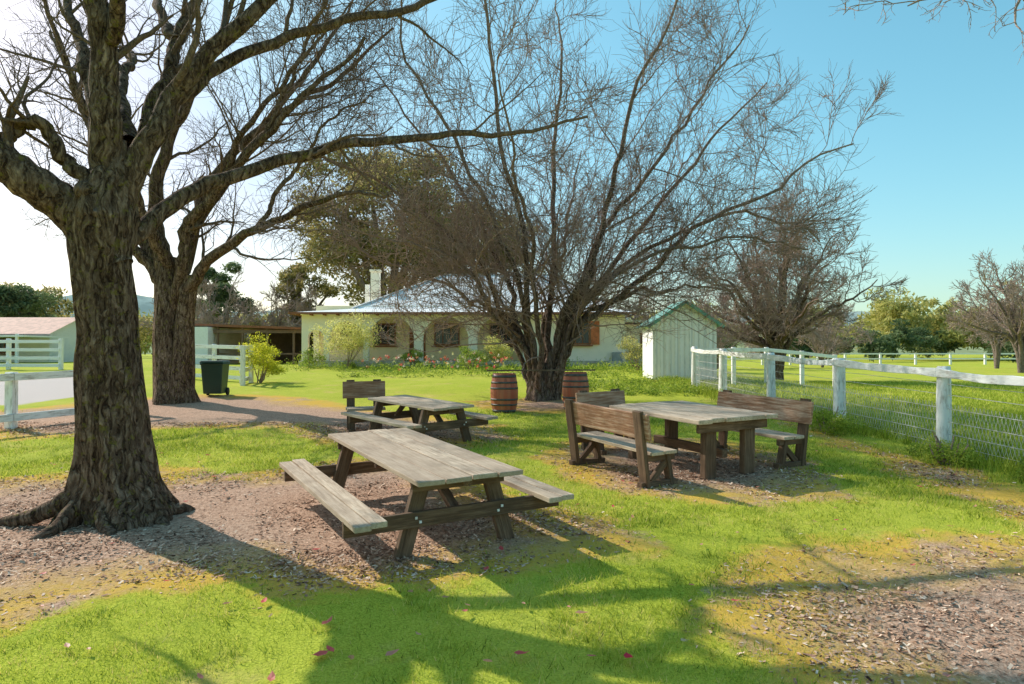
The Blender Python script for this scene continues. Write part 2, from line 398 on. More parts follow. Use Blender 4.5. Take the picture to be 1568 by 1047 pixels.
# --- near left tree (close, big dark trunk)
bx, by = -4.28, 7.53; bz = gzf(bx, by)
tp, tr = resample([(bx + .02, by, bz - .15), (-4.34, by, .75), (-4.40, by, 1.4), (-4.47, by, 2.3), (-4.52, 7.5, 3.0), (-4.50, 7.5, 3.6), (-4.40, 7.52, 4.0), (-4.3, 7.55, 4.35)], .40, .2, 90)
tr = np.interp(tp[:, 2], [0, .5, 1.2, 2.3, 3.0, 3.5, 3.9, 4.34], [.40, .365, .335, .285, .29, .34, .23, .02])
def flare(P, th):
    h = P[:, :, 2:3] - bz
    f = np.exp(-np.maximum(h, 0) / .38) * (.42 + .34 * np.cos(3 * th + .6)[None, None] + .16 * np.cos(5 * th + 2.)[None, None])
    rid = .05 * np.sin(9 * th[None, None] + 2.2 * np.sin(h * 1.7)) + .03 * np.sin(17 * th[None, None] + 3 * np.sin(h * 2.3 + 1)) + .03 * np.sin(h * 5 + 3 * th[None, None])
    rid = rid + .02 * np.sin(31 * th[None, None] + 4 * np.sin(h * 3.1)) 
    return 1 + np.maximum(f, -.05) + rid
ex = [tubes(tp[None], tr[None], 96, flare)]
for (aa, L, r) in ((200, 1.15, .13), (172, .9, .11), (235, .75, .12), (285, .6, .12), (330, .6, .13), (20, .55, .12), (90, .6, .12), (130, .7, .12)):
    dx, dy = math.cos(math.radians(aa)), math.sin(math.radians(aa))
    pts = []
    for (s, zz) in ((0, .75), (.15, .42), (.35, .2), (.6, .07), (.85, .02), (1.0, -.03), (1.15, -.1)):
        q = (.16 + L * s); w = .09 * math.sin(s * 6 + aa)
        px = bx + dx * q - dy * w; py = by + dy * q + dx * w
        pts.append((px, py, gzf(px, py) + zz))
    q, rr = resample(pts, r, .025, 20, .012); ex.append(tubes(q[None], rr[None], 12))
for (kx, kz, ky, r) in ((-4.55, 3.70, 7.18, .12), (-4.40, 3.45, 7.2, .08)):
    q, rr = resample([(kx, ky + .25, kz), (kx, ky + .08, kz + .02), (kx, ky - .04, kz + .03)], r, r, 10); rr = r * np.sqrt(np.clip(1 - np.linspace(0, 1, 10) ** 3, .0001, 1)); ex.append(tubes(q[None], rr[None], 14))
limbs1 = [
 ([(-4.5, 7.5, 3.1), (-4.47, 7.48, 3.9), (-4.44, 7.4, 4.8), (-4.42, 7.3, 5.5), (-4.55, 7.1, 6.5), (-4.4, 6.9, 7.7), (-4.7, 6.5, 9.2)], .2, .05),
 ([(-4.4, 7.55, 3.4), (-4.2, 7.6, 4.1), (-3.98, 7.7, 4.6), (-3.66, 7.9, 5.3), (-3.0, 8.1, 6.15), (-2.2, 8.2, 6.9), (-1.0, 8.2, 7.7), (.3, 8.3, 8.2)], .155, .03),
 ([(-4.4, 7.5, 2.9), (-4.8, 7.4, 3.58), (-5.25, 7.1, 3.98), (-5.9, 6.9, 4.35), (-6.8, 6.6, 4.9), (-8, 6.2, 5.9), (-9, 6.0, 7.2)], .24, .08),
 ([(-4.6, 7.4, 3.8), (-4.8, 7.3, 4.1), (-5.05, 7.2, 4.42), (-5.2, 7.15, 4.38), (-5.35, 7.2, 4.25), (-5.7, 7.2, 4.5)], .085, .04),
 ([(-4.35, 7.6, 3.7), (-4.2, 7.8, 4.5), (-4.1, 8.1, 5.3), (-4.1, 8.5, 6.2), (-3.9, 8.8, 7.4), (-4.0, 9.2, 9)], .12, .03),
 ([(-4.5, 7.5, 3.8), (-4.8, 7.8, 4.9), (-5.2, 8.2, 5.7), (-5.7, 8.6, 6.6), (-6.2, 9.2, 8)], .10, .03),
 ([(-4.42, 7.35, 5.3), (-3.9, 6.9, 5.9), (-3.2, 6.4, 6.7), (-2.2, 6.0, 7.3), (-1.2, 5.6, 7.7)], .085, .025),
 ([(-4.1, 8.3, 5.8), (-4.7, 9.0, 6.6), (-5.2, 9.8, 7.4), (-5.6, 10.6, 8.0)], .07, .02),
 ([(-4.45, 7.3, 5.7), (-5.0, 7.4, 6.4), (-5.7, 7.3, 7.0), (-6.6, 7.4, 7.9)], .08, .02),
 ([(-4.2, 7.8, 4.6), (-3.6, 8.5, 5.6), (-2.5, 9.2, 6.4), (-.8, 9.8, 7.2), (1.0, 10.2, 7.9)], .09, .03),
 ([(-4.35, 7.6, 3.2), (-3.97, 8.3, 3.92), (-3.05, 9.0, 4.56), (-2.04, 9.5, 4.92), (-.9, 10.0, 5.2), (.06, 10.3, 5.32), (1.2, 10.6, 5.7)], .11, .018),
 ([(-4.4, 7.8, 4.4), (-5.1, 8.8, 5.5), (-5.6, 10.0, 6.3), (-6.4, 11.4, 7.0)], .10, .03),
]
lv = [dict(k=8, tmin=.32, ang=45, angsd=14, Lr=(1.0, 2.4), rf=.42, n=12, wander=.16, up=.05, sides=6, tfall=.35, rmin=.011),
      dict(k=5, tmin=.2, ang=42, angsd=14, Lr=(.5, 1.2), rf=.5, n=8, wander=.2, up=.05, sides=4, rmin=.006),
      dict(k=3, tmin=.2, ang=45, angsd=14, Lr=(.25, .6), rf=.55, n=5, wander=.2, up=.04, sides=3, rmin=.004)]
build_tree('large_bare_tree', limbs1, lv, M_bark1, None, ex, nl=40, sides0=20, wob=.025)

# --- second left tree
b2 = (-9.4, 18.9); z2 = gzf(*b2)
q, rr = resample([(b2[0] + .1, b2[1], z2 - .2), (-9.4, 18.9, 1.5), (-9.5, 18.9, 2.5), (-9.5, 18.9, 3.6), (-9.6, 18.9, 4.6)], .5, .3, 30)
def flare2(P, th):
    h = P[:, :, 2:3] - z2
    return 1 + np.exp(-np.maximum(h, 0) / .4) * (.3 + .25 * np.cos(4 * th + 1)[None, None]) + .06 * np.sin(7 * th[None, None] + 2 * np.sin(h)) + .04 * np.sin(13 * th[None, None] + h * 2)
ex = [tubes(q[None], rr[None], 30, flare2)]
q, rr = resample([(-9.05, 18.7, z2 - .1), (-9.0, 18.7, 2.0), (-8.95, 18.7, 3.0), (-8.75, 18.6, 4.1)], .32, .2, 20); ex.append(tubes(q[None], rr[None], 20, flare2))
limbs2 = [
 ([(-9.3, 18.8, 3.2), (-8.85, 18.4, 4.6), (-8.6, 18.2, 5.5), (-7.7, 17.9, 6.4), (-6.6, 17.5, 7.3), (-5.2, 17.0, 8.5), (-3.6, 16.6, 9.8)], .2, .04),
 ([(-8.9, 18.6, 3.4), (-8.4, 18.4, 4.3), (-7.13, 18.0, 5.0), (-5.86, 17.8, 5.6), (-4.4, 17.5, 6.1), (-3.2, 17.4, 6.0)], .18, .03),
 ([(-9.6, 18.9, 4.2), (-10, 19, 6.3), (-9.35, 19, 8.5), (-8.25, 19, 10.7), (-7.4, 19, 12.8)], .24, .04),
 ([(-9.6, 18.9, 4.0), (-11.3, 19.5, 6.8), (-12.7, 20, 9.4), (-13.9, 20.4, 11.7)], .22, .04),
 ([(-9.0, 18.7, 4.2), (-8.5, 19.4, 7.0), (-7.0, 20, 9.0), (-5.8, 20.5, 11.0), (-5, 21, 13)], .17, .03),
 ([(-9.4, 18.7, 4.4), (-9.9, 17.4, 6.5), (-10.6, 16.4, 8.6), (-11, 15.6, 10.8)], .18, .03),
 ([(-8.6, 18.3, 5.2), (-7.3, 18.5, 7.3), (-6.0, 18.7, 8.8), (-4.6, 19, 9.9), (-3.4, 19.3, 11.2)], .13, .03),
 ([(-9.5, 18.8, 3.8), (-10.9, 18.7, 5.2), (-12.6, 18.4, 6.4), (-14.5, 18, 7.6)], .18, .03),
 ([(-8.0, 18.0, 6.0), (-6.8, 17.4, 7.7), (-5.4, 17.0, 9.3), (-4.0, 16.8, 10.6)], .10, .02),
 ([(-6.5, 17.5, 7.3), (-5.6, 17.2, 8.9), (-4.9, 17.0, 10.3), (-4.4, 17, 11.9)], .07, .02),
 ([(-6.8, 17.9, 5.15), (-5.8, 17.8, 6.6), (-4.9, 17.6, 7.7), (-3.8, 17.4, 8.6)], .07, .02),
]
lv = [dict(k=12, tmin=.2, ang=48, angsd=14, Lr=(1.6, 3.6), rf=.38, n=12, wander=.15, up=.04, sides=5, tfall=.35, rmin=.012),
      dict(k=8, tmin=.15, ang=45, angsd=14, Lr=(.8, 1.8), rf=.45, n=8, wander=.18, up=.06, sides=4, rmin=.008),
      dict(k=6, tmin=.15, ang=42, angsd=14, Lr=(.4, 1.0), rf=.55, n=5, wander=.18, up=.05, sides=3, rmin=.0055)]
build_tree('large_bare_tree', limbs2, lv, M_bark1, None, ex, nl=34, sides0=12, wob=.05)

# --- central multi-stem tree
cy = 19.4
def st(pts, dy, r0=.16, r1=.02):
    pts = [pts[0], (.84 + (pts[1][0] - .84) * .38, 1.45)] + pts[1:]
    m = len(pts); return ([(p[0], cy + dy * (i / (m - 1)) ** 1.5, p[1]) for i, p in enumerate(pts)], r0 * .84, r1)
limbs3 = [
 st([(.6, .5), (-.1, 2.5), (-.75, 3.6), (-1.1, 4.2), (-2.5, 4.95), (-4.6, 5.3)], -1.2, .12),
 st([(.7, .5), (.1, 2.9), (-.3, 4.4), (-1.2, 6.4), (-2.7, 8.5), (-4.4, 10.9)], 2, .15),
 st([(.7, .5), (.5, 3.1), (.2, 5.5), (-.36, 8.3), (-.9, 11.3), (-1.6, 13.2)], -2.5, .14),
 st([(.85, .5), (1.1, 3.1), (1.22, 5.5), (1.4, 8.3), (1.6, 11.3), (1.4, 13.5)], 2.5, .16),
 st([(.95, .5), (1.5, 3.1), (2.35, 5.1), (3.0, 7.7), (3.9, 10.3), (4.6, 12.7)], -2, .16),
 st([(1.0, .5), (1.75, 2.9), (3.0, 4.6), (4.5, 6.5), (6.1, 8.5), (7.7, 10.2)], 1.5, .16),
 st([(1.0, .5), (1.9, 2.8), (3.5, 4.0), (5.3, 5.5), (7.3, 6.7), (9.3, 7.8)], -1, .15),
 st([(1.0, .6), (2.1, 3.1), (3.6, 3.6), (4.9, 3.9), (6.6, 3.7)], .8, .12),
 st([(.8, .5), (.7, 3), (.5, 5), (.2, 6.5), (-.3, 8)], -4.5, .12),
 st([(.8, .5), (1, 3), (1.5, 5), (2, 7), (2.4, 9)], 4.5, .12),
 st([(.6, .5), (-.1, 2.9), (-1.3, 4.8), (-3.0, 6.4), (-5.2, 7.4), (-6.6, 8.0)], .5, .13),
 st([(.9, .5), (1.7, 3.3), (2.7, 5.5), (4.0, 7.5), (5.3, 9.2), (6.6, 11.2)], -.5, .13),
 st([(.75, .5), (.2, 3.6), (-.6, 5.9), (-1.6, 7.9), (-2.6, 10), (-3, 12)], -1.5, .12),
 st([(1.0, .5), (2.2, 3.4), (4.2, 5.1), (6.2, 6.0), (8.2, 6.0), (9.6, 5.4)], 1.5, .11),
 st([(.7, .5), (-.3, 3.0), (-1.8, 4.0), (-3.6, 4.6), (-5.6, 6.2)], 2, .10),
 st([(1.0, .5), (2.0, 3.3), (3.8, 4.6), (5.8, 5.0), (7.6, 4.6)], -1.8, .10),
]
q, rr = resample([(.78, cy, .35), (.79, cy, .7), (.80, cy, 1.1), (.82, cy, 1.7)], .36, .24, 12)
def flare3(P, th): return 1 + .18 * np.cos(4 * th[None, None] + P[:, :, 2:3]) + .1 * np.cos(7 * th[None, None]) + np.exp(-(P[:, :, 2:3] - .5).clip(0) / .25) * .35
q2, rr2 = resample([(1.2, cy + .1, .4), (1.3, cy + .1, 1.3), (1.55, cy, 2.4), (1.9, cy, 3.4), (2.3, cy, 4.4)], .2, .12, 16)
ex = [tubes(q[None], rr[None], 24, flare3), tubes(q2[None], rr2[None], 14)]
lv = [dict(k=14, tmin=.26, ang=48, angsd=15, Lr=(2.0, 4.8), rf=.42, n=12, wander=.15, up=.025, sides=5, tfall=.4, rmin=.012),
      dict(k=10, tmin=.12, ang=45, angsd=14, Lr=(1.0, 2.4), rf=.48, n=8, wander=.16, up=.045, sides=4, tfall=.4, rmin=.0085),
      dict(k=9, tmin=.1, ang=42, angsd=13, Lr=(.45, 1.3), rf=.55, n=6, wander=.17, up=.045, sides=3, rmin=.006)]
build_tree('bare_elm_tree', limbs3, lv, M_bark2, (np.array([1.3, 19.4, 7.3]), np.array([9.5, 7.0, 7.0])), ex, nl=30, sides0=10, wob=.09)

# --- generic round bare tree
def gen_limbs(x, y, h, spread, nst, r, fork, seed=0):
    z = gzf(x, y); out = []
    rg = np.random.default_rng(seed)
    for i in range(nst):
        a_ = i * 2.4 + rg.uniform(-.3, .3); e = (i + .5) / nst; s = spread * math.sqrt(e) * rg.uniform(.85, 1.05); top = h * (1 - .6 * e) * rg.uniform(.9, 1.05)
        dx, dy = math.cos(a_), math.sin(a_)
        out.append(([(x, y, z - .1), (x + dx * .08 * s, y + dy * .08 * s, z + fork), (x + dx * s * .35, y + dy * s * .35, z + fork + (top - fork) * .4), (x + dx * s * .7, y + dy * s * .7, z + fork + (top - fork) * .75), (x + dx * s, y + dy * s, z + top)], r * .6, r * .08))
    return out
def lv_far(s, rm=.012, k=(9, 7, 5)):
    return [dict(k=k[0], tmin=.28, ang=45, angsd=14, Lr=(.28 * s, .55 * s), rf=.5, n=9, wander=.13, up=.03, sides=4, tfall=.4, rmin=rm * 1.8),
            dict(k=k[1], tmin=.12, ang=42, angsd=14, Lr=(.14 * s, .28 * s), rf=.5, n=6, wander=.15, up=.04, sides=3, rmin=rm * 1.2),
            dict(k=k[2], tmin=.1, ang=40, angsd=14, Lr=(.07 * s, .16 * s), rf=.6, n=4, wander=.15, up=.04, sides=3, rmin=rm)]
x5, y5 = 13.5, 35.; z5 = gzf(x5, y5)
ex = []
q, rr = resample([(x5, y5, z5 - .1), (x5, y5, z5 + .8), (x5 + .05, y5, z5 + 1.7), (x5, y5, z5 + 2.4)], .42, .26, 12); ex.append(tubes(q[None], rr[None], 16))
build_tree('bare_round_tree', gen_limbs(x5, y5, 8.9, 5.3, 18, .3, 1.6, 3), lv_far(6.0, .0115, (9, 8, 8)), M_bark2, (np.array([x5, y5, z5 + 5.1]), np.array([6.3, 6.2, 5.0])), ex, nl=18, sides0=8, wob=.12)
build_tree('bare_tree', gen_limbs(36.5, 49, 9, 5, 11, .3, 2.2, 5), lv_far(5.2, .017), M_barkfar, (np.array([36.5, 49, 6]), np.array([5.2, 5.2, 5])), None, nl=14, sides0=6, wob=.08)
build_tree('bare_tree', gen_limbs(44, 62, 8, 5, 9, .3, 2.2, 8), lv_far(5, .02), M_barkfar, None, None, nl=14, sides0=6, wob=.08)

# --- tree off to the right whose branch hangs in at the top corner
limbs7 = [([(10.8, 10.5, .2), (10.7, 10.4, 2.5), (10.2, 10.2, 4.6), (8.8, 9.9, 6.1), (7.4, 9.4, 6.9), (6.3, 9.1, 7.0), (5.3, 9.0, 6.6)], .3, .008),
          ([(10.8, 10.5, .2), (10.9, 10.6, 3.5), (11.3, 11, 6.5), (11.8, 11.6, 9.5)], .33, .06),
          ([(10.75, 10.4, 3), (12, 10, 5), (13.8, 9.6, 7)], .2, .04)]
lv = [dict(k=10, tmin=.45, ang=45, angsd=12, Lr=(.8, 1.9), rf=.3, n=12, wander=.2, up=-.04, sides=5, tfall=.3, rmin=.008),
      dict(k=6, tmin=.15, ang=48, angsd=12, Lr=(.3, .8), rf=.5, n=7, wander=.25, up=-.02, sides=4, rmin=.0055),
      dict(k=4, tmin=.15, ang=45, angsd=12, Lr=(.12, .35), rf=.6, n=5, wander=.25, up=.02, sides=3, rmin=.004)]
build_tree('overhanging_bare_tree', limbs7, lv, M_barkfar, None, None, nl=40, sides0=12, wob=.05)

def tree_mass(name, specs, mat, rm):
    VV = []; FF = []; RR = []; off = 0
    for i, (x, y, h, s) in enumerate(specs):
        P = []; R = []
        for (c, r0, r1) in gen_limbs(x, y, h, s, 8, h * .03, h * .14, 50 + i): q, r = resample(c, r0, r1, 12, .08); P.append(q); R.append(r)
        P = np.array(P); R = np.array(R); V, Fc, r = tubes(P, R, 5); VV.append(V); FF.append(Fc + off); RR.append(r); off += len(V)
        for lvv in lv_far(s * 1.1, rm, (7, 6, 5)):
            sd = lvv.pop('sides'); P, R = children(P, R, **lvv); V, Fc, r = tubes(P, R, sd); VV.append(V); FF.append(Fc + off); RR.append(r); off += len(V)
    mesh_np(name, np.vstack(VV), np.vstack(FF), mat, True, {'rad': np.concatenate(RR)})
tree_mass('distant_bare_trees', [(-24, 56, 6.5, 4), (-20, 58, 7, 4), (-17, 57, 6, 3.5), (-28, 60, 7, 4), (9, 52, 6, 4), (13, 50, 5, 3.5), (18, 60, 6, 4), (30, 66, 6.5, 4.5), (35, 75, 6.5, 4.5), (24, 64, 6, 4)], M_barkfar, .02)

# ------------------------------------------------------------------ leafy things
def leaves(clumps, per, size, flat=.6):
    Cs = np.array(clumps, float); nC = len(Cs); n = nC * per
    c = np.repeat(Cs, per, 0); d = norm(rng.normal(0, 1, (n, 3))); rad = rng.uniform(.35, 1., (n, 1)) ** .6
    p = c[:, :3] + d * rad * c[:, 3:6] * (1 + .15 * rng.normal(0, 1, (n, 1)))
    nn = norm(rng.normal(0, 1, (n, 3)) + d * .5); uu = norm(np.cross(nn, rng.normal(0, 1, (n, 3)))); vv = np.cross(nn, uu)
    s = rng.uniform(.5, 1.2, (n, 1)) * size
    V = np.stack([p - uu * s, p - vv * s * flat * .5, p + uu * s, p + vv * s * flat * .5], 1)
    cr = np.repeat(rng.uniform(-.22, .22, nC), per)
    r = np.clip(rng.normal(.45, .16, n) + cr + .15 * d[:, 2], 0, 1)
    return V.reshape(-1, 3), np.arange(n * 4).reshape(-1, 4), np.repeat(r, 4)
def crown(x, y, z0, z1, rad, nc, seed=0, cr=(.16, .3), shape=1.):
    rg = np.random.default_rng(seed); out = []
    h = (z1 - z0) / 2; zc = (z0 + z1) / 2
    for i in range(nc):
        d = rg.normal(0, 1, 3); d /= np.linalg.norm(d); q = rg.uniform(.35, .95)
        s = rg.uniform(*cr)
        out.append((x + d[0] * q * rad, y + d[1] * q * rad, zc + d[2] * q * h, rad * s * 1.2, rad * s * 1.2, rad * s * .75))
    return out
def leafy_tree(name, x, y, z1, rad, z0f, nc, per, size, mat, trunk_r, seed=0, cr=(.16, .3)):
    z = gzf(x, y); z0 = z + z0f
    cl = crown(x, y, z0, z1, rad, nc, seed, cr)
    V, Fq, r = leaves(cl, per, size)
    ps = []; rs = []
    for i in range(7):
        t = cl[i * (len(cl) // 7)]
        q, r_ = resample([(x, y, z - .1), (x + (t[0] - x) * .1, y + (t[1] - y) * .1, z + z0f * .8), (x + (t[0] - x) * .6, y + (t[1] - y) * .6, z + (t[2] - z) * .75), t[:3]], trunk_r, trunk_r * .2, 10); ps.append(q); rs.append(r_)
    TV, TF, TR = tubes(np.array(ps), np.array(rs), 7)
    mesh_np(name, np.vstack([V, TV]), [Fq, TF + len(V)], [mat, M_barkfar], False, {'rnd': np.concatenate([r, TR * 0 + .5]), 'rad': np.concatenate([r * 0 + .1, TR])}, matidx=[0] * len(Fq) + [1] * len(TF))

M_gum = foliage_mat('gum_leaves', [(0, (.07, .07, .025)), (.35, (.22, .20, .06)), (.7, (.42, .35, .12)), (1, (.56, .42, .22))], .45)
M_dark = foliage_mat('dark_leaves', [(0, (.05, .08, .035)), (.5, (.14, .19, .08)), (1, (.28, .33, .15))], .4)
M_yel = foliage_mat('yellow_green_leaves', [(0, (.22, .24, .07)), (.5, (.52, .48, .15)), (1, (.72, .64, .26))], .45)
M_bright = foliage_mat('bright_bush_leaves', [(0, (.26, .3, .03)), (.5, (.64, .62, .04)), (1, (.85, .78, .10))], .5)
M_pale = foliage_mat('pale_bush_leaves', [(0, (.34, .34, .08)), (.5, (.68, .64, .17)), (1, (.85, .78, .36))], .5)
M_veg = foliage_mat('garden_leaves', [(0, (.1, .16, .02)), (.5, (.28, .38, .04)), (1, (.58, .6, .10))], .45)

leafy_tree('gum_tree', -10.5, 57, 19.5, 8.6, 4.5, 95, 430, .25, M_gum, .55, 4, (.10, .24))
leafy_tree('gum_tree', -3.0, 60, 16.0, 6.8, 3.0, 55, 400, .25, M_gum, .45, 9, (.10, .25))
leafy_tree('gum_tree', -27, 64, 12.0, 3.2, 3, 22, 380, .22, M_dark, .3, 5)
leafy_tree('gum_tree', -19.5, 62, 10.2, 3.4, 2.5, 22, 380, .22, M_gum, .3, 6)
leafy_tree('gum_tree', -51, 72, 9.5, 5, 2.5, 24, 380, .28, M_gum, .3, 7)
leafy_tree('gum_tree', -44, 60, 8.2, 3.5, 2.0, 22, 380, .24, M_dark, .3, 8)
def belt(name, specs, mat, per, size):
    cl = []
    for i, (x, y, h, r) in enumerate(specs): cl += crown(x, y, .45 + h * .12, .45 + h, r, 14, 100 + i, (.25, .42))
    V, Fq, r = leaves(cl, per, size); mesh_np(name, V, Fq, mat, False, {'rnd': r})
rs = random.Random(4)
belt('distant_green_tree_row', [(rs.uniform(70, 135), rs.uniform(120, 150), rs.uniform(9, 14), rs.uniform(4, 6)) for _ in range(28)], M_yel, 110, .55)
belt('distant_dark_tree_row', [(38 + i * 4.2 + rs.uniform(-1, 1), rs.uniform(95, 125), rs.uniform(4.5, 7), rs.uniform(2.2, 3.4)) for i in range(12)] + [(rs.uniform(55, 100), 108, 4.5, 2.5) for _ in range(5)], M_dark, 110, .42)
belt('distant_tree_belt', [(-160 + i * 9 + rs.uniform(-3, 3), rs.uniform(170, 240), rs.uniform(11, 17), rs.uniform(6, 9)) for i in range(44)], M_yel, 60, 1.1)
belt('distant_left_trees', [(-90 + i * 7 + rs.uniform(-2, 2), rs.uniform(88, 110), rs.uniform(6, 10), rs.uniform(4, 6)) for i in range(11)], M_gum, 120, .5)

def hills(name, y0, amp, base, col, seed, bias=0):
    xx = np.linspace(-1500, 1500, 260); rows = []
    for j, f in enumerate((0, .35, .7, 1.)):
        hgt = base + amp * (fbm(xx / 260 + 5, xx * 0 + seed, seed) + bias * np.exp(-((xx + 620) / 150) ** 2) - .35) + 3 * vnoise(xx / 14, xx * 0, seed)
        rows.append(np.stack([xx, xx * 0 + y0 + f * 160, np.maximum(hgt, 2) * math.sin(f * math.pi / 2)], 1))
    V = np.vstack(rows); I = np.arange(len(V)).reshape(4, -1)
    Fh = np.stack([I[:-1, :-1], I[:-1, 1:], I[1:, 1:], I[1:, :-1]], -1).reshape(-1, 4)
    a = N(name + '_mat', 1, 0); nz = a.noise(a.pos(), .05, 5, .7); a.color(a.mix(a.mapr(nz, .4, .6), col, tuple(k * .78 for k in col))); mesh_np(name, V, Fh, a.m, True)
hills('distant_hills', 850, 34, 48, (.38, .46, .42), 3, 1.1)  # distance haze is put into this faded colour
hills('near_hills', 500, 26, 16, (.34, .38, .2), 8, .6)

# ------------------------------------------------------------------ picnic tables
SL = math.atan(.038)
def planks(b, y0, y1, x0, x1, z, t, k, gap=.012, axis='y'):
    w = (x1 - x0 - gap * (k - 1)) / k
    for i in range(k):
        xc = x0 + w / 2 + i * (w + gap); j = random.uniform(-.025, .025)
        Mx = Matrix.Rotation(random.uniform(-.012, .012), 3, 'Y') @ Matrix.Rotation(random.uniform(-.003, .003), 3, 'Z')
        b.box((xc, (y0 + y1) / 2 + j, z + random.uniform(-.004, .004)), (w, y1 - y0 + random.uniform(-.02, .02), t), Mx)
def picnic_table(x, y, rot, L=3.05, TW=1.04, boff=.95, h=.75, bw=.30, nb=4):
    e = empty('picnic_table', (x, y, gzf(x, y)), rot, SL)
    b = B(); planks(b, -L / 2, L / 2, -TW / 2, TW / 2, h - .022, .044, nb); b.obj('tabletop', M_table, e, .006)
    for s in (-1, 1):
        b = B(); planks(b, -L / 2 - .03, L / 2 + .03, s * boff - bw / 2, s * boff + bw / 2, .43, .05, 2); b.obj('bench_seat', M_table, e, .006)
    b = B(); ly = L / 2 - .36
    for s in (-1, 1):
        for w in (-1, 1):
            b.beam((w * .55, s * ly, -.03), (w * .34, s * ly, h - .05), .075, .15)
        b.beam((-boff - bw / 2 - .0, s * (ly + .066), .345), (boff + bw / 2 + .0, s * (ly + .066), .345), .05, .14)
        b.beam((-TW / 2 + .05, s * (ly + .064), h - .10), (TW / 2 - .05, s * (ly + .064), h - .10), .045, .11)
        b.beam((0, s * (ly - .03), .36), (0, s * .45, h - .06), .09, .06)
    b.beam((0, -L / 2 + .1, h - .075), (0, L / 2 - .1, h - .075), .09, .06)
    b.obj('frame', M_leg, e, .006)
    b = B()
    for s in (-1, 1):
        for w in (-.44, -.40, .40, .44):
            b.box((w, s * (ly + .096), .345 + (.02 if abs(w) > .42 else -.02)), (.022, .012, .022))
    b.obj('bolts', M_white, e)
    return e
picnic_table(-1.10, 7.50, math.radians(29.5))
picnic_table(-1.75, 12.75, math.radians(40), L=2.35, TW=.85, boff=.82, h=.70, bw=.27, nb=3)

def back_bench(name, x, y, rot, L=1.95, seat=True):
    e = empty(name, (x, y, gzf(x, y)), rot, SL)
    b = B()
    lean = Matrix.Rotation(-.14, 3, 'Y')
    b.box((-.075, 0, .80), (.045, L, .34), lean); b.obj('backrest', M_redwood, e, .008)
    b = B(); planks(b, -L / 2 + .06, L / 2 - .06, 0.02, .44, .45, .045, 2); b.obj('seat', M_table, e, .006)
    b = B()
    for s in (-1, 1):
        yy = s * (L / 2 - .16)
        b.beam((.0, yy, -.04), (-.135, yy, 1.0), .16, .06, 0)
        b.beam((.42, yy, -.04), (.33, yy, .42), .12, .06)
        b.beam((-.03, yy, .38), (.46, yy, .38), .065, .09)
        b.beam((-.1, yy, .03), (.5, yy, .03), .1, .09)
        b.beam((.08, yy, .07), (.36, yy, .34), .06, .08)
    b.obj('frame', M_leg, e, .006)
    return e
c0 = Vector((2.65, 10.3)); R28 = math.radians(28); w_ = Vector((math.cos(R28), math.sin(R28))); u_ = Vector((-math.sin(R28), math.cos(R28)))
e = empty('plank_table', (c0.x, c0.y, gzf(c0.x, c0.y)), R28, SL)
b = B(); planks(b, -1.0, 1.0, -.75, .75, .82, .06, 6, .008); b.obj('tabletop', M_table, e, .008)
b = B()
for s in (-1, 1):
    for w in (-.37, .37):
        b.box((w, s * .8, .38), (.20, .11, .84))
    b.box((0, s * .8 + s * .085, .72), (1.3, .055, .14)); 
b.box((0, 0, .30), (.10, 1.49, .12)); 
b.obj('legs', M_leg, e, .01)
p = c0 - 1.47 * w_; back_bench('park_bench', p.x, p.y, R28)
p = c0 + 1.47 * w_; back_bench('park_bench', p.x, p.y, R28 + math.pi, 1.9)
p = c0 + 1.75 * u_ - .3 * w_; back_bench('park_bench', p.x, p.y, R28 - math.pi / 2, 1.0)
back_bench('park_bench', -3.0, 13.9, math.radians(-75), .85)

# ------------------------------------------------------------------ barrels
a = N('barrel_staves', .5, .35); g = a.obj(); 
wv = a.noise(a.scalev(g, (14, 14, 1)), 2., 5, .7); at = a.attr('rnd').outputs['Fac']
c = a.mix(a.mapr(wv, .35, .7), (.5, .10, .045), (.22, .05, .03)); c = a.mix(a.math('MULTIPLY', at, .6), c, (.55, .2, .10)); a.color(c); a.bump(wv, .3, .01); M_stave = a.m
M_hoop = plain('iron_hoop', (.09, .08, .07), .5, .3, 9., .5)
def lathe(prof, n, gapn=0):
    V = []; Fq = []; R = []
    for j, (r, z) in enumerate(prof):
        for i in range(n):
            t = 2 * math.pi * i / n; k = 1
            V.append((r * k * math.cos(t), r * k * math.sin(t), z)); R.append(((i // 2) * .37) % 1)
    for j in range(len(prof) - 1):
        for i in range(n): Fq.append((j * n + i, j * n + (i + 1) % n, (j + 1) * n + (i + 1) % n, (j + 1) * n + i))
    return np.array(V), np.array(Fq), R
def barrel(x, y, rot):
    e = empty('wine_barrel', (x, y, gzf(x, y) - .02), rot)
    H = .96; pr = lambda z: .275 + .065 * math.sin(math.pi * z / H)
    prof = [(pr(H * i / 12), H * i / 12) for i in range(13)]
    prof = [(0.001, .02)] + prof + [(pr(H) - .025, H), (pr(H) - .025, H - .03), (.001, H - .03)]
    V, Fq, R = lathe(prof, 48)
    mesh_np('staves', V, Fq, M_stave, True, {'rnd': R}, e)
    for (z, w) in ((.05, .06), (.2, .045), (.33, .045), (.6, .045), (.74, .045), (.89, .06)):
        V, Fq, R = lathe([(pr(z - w / 2) - .01, z - w / 2), (pr(z - w / 2) + .006, z - w / 2), (pr(z + w / 2) + .006, z + w / 2), (pr(z + w / 2) - .01, z + w / 2)], 48)
        mesh_np('hoop', V, Fq, M_hoop, True, {'rnd': R}, e)
barrel(-.19, 16.75, .3); barrel(1.6, 17.2, 1.2)
b = B(); b.beam((-.62, 16.75, gzf(0, 16.9) + 1.0), (2.1, 17.25, gzf(0, 16.9) + 1.0), .05, .035); b.obj('timber_rail', M_leg, None, .004)

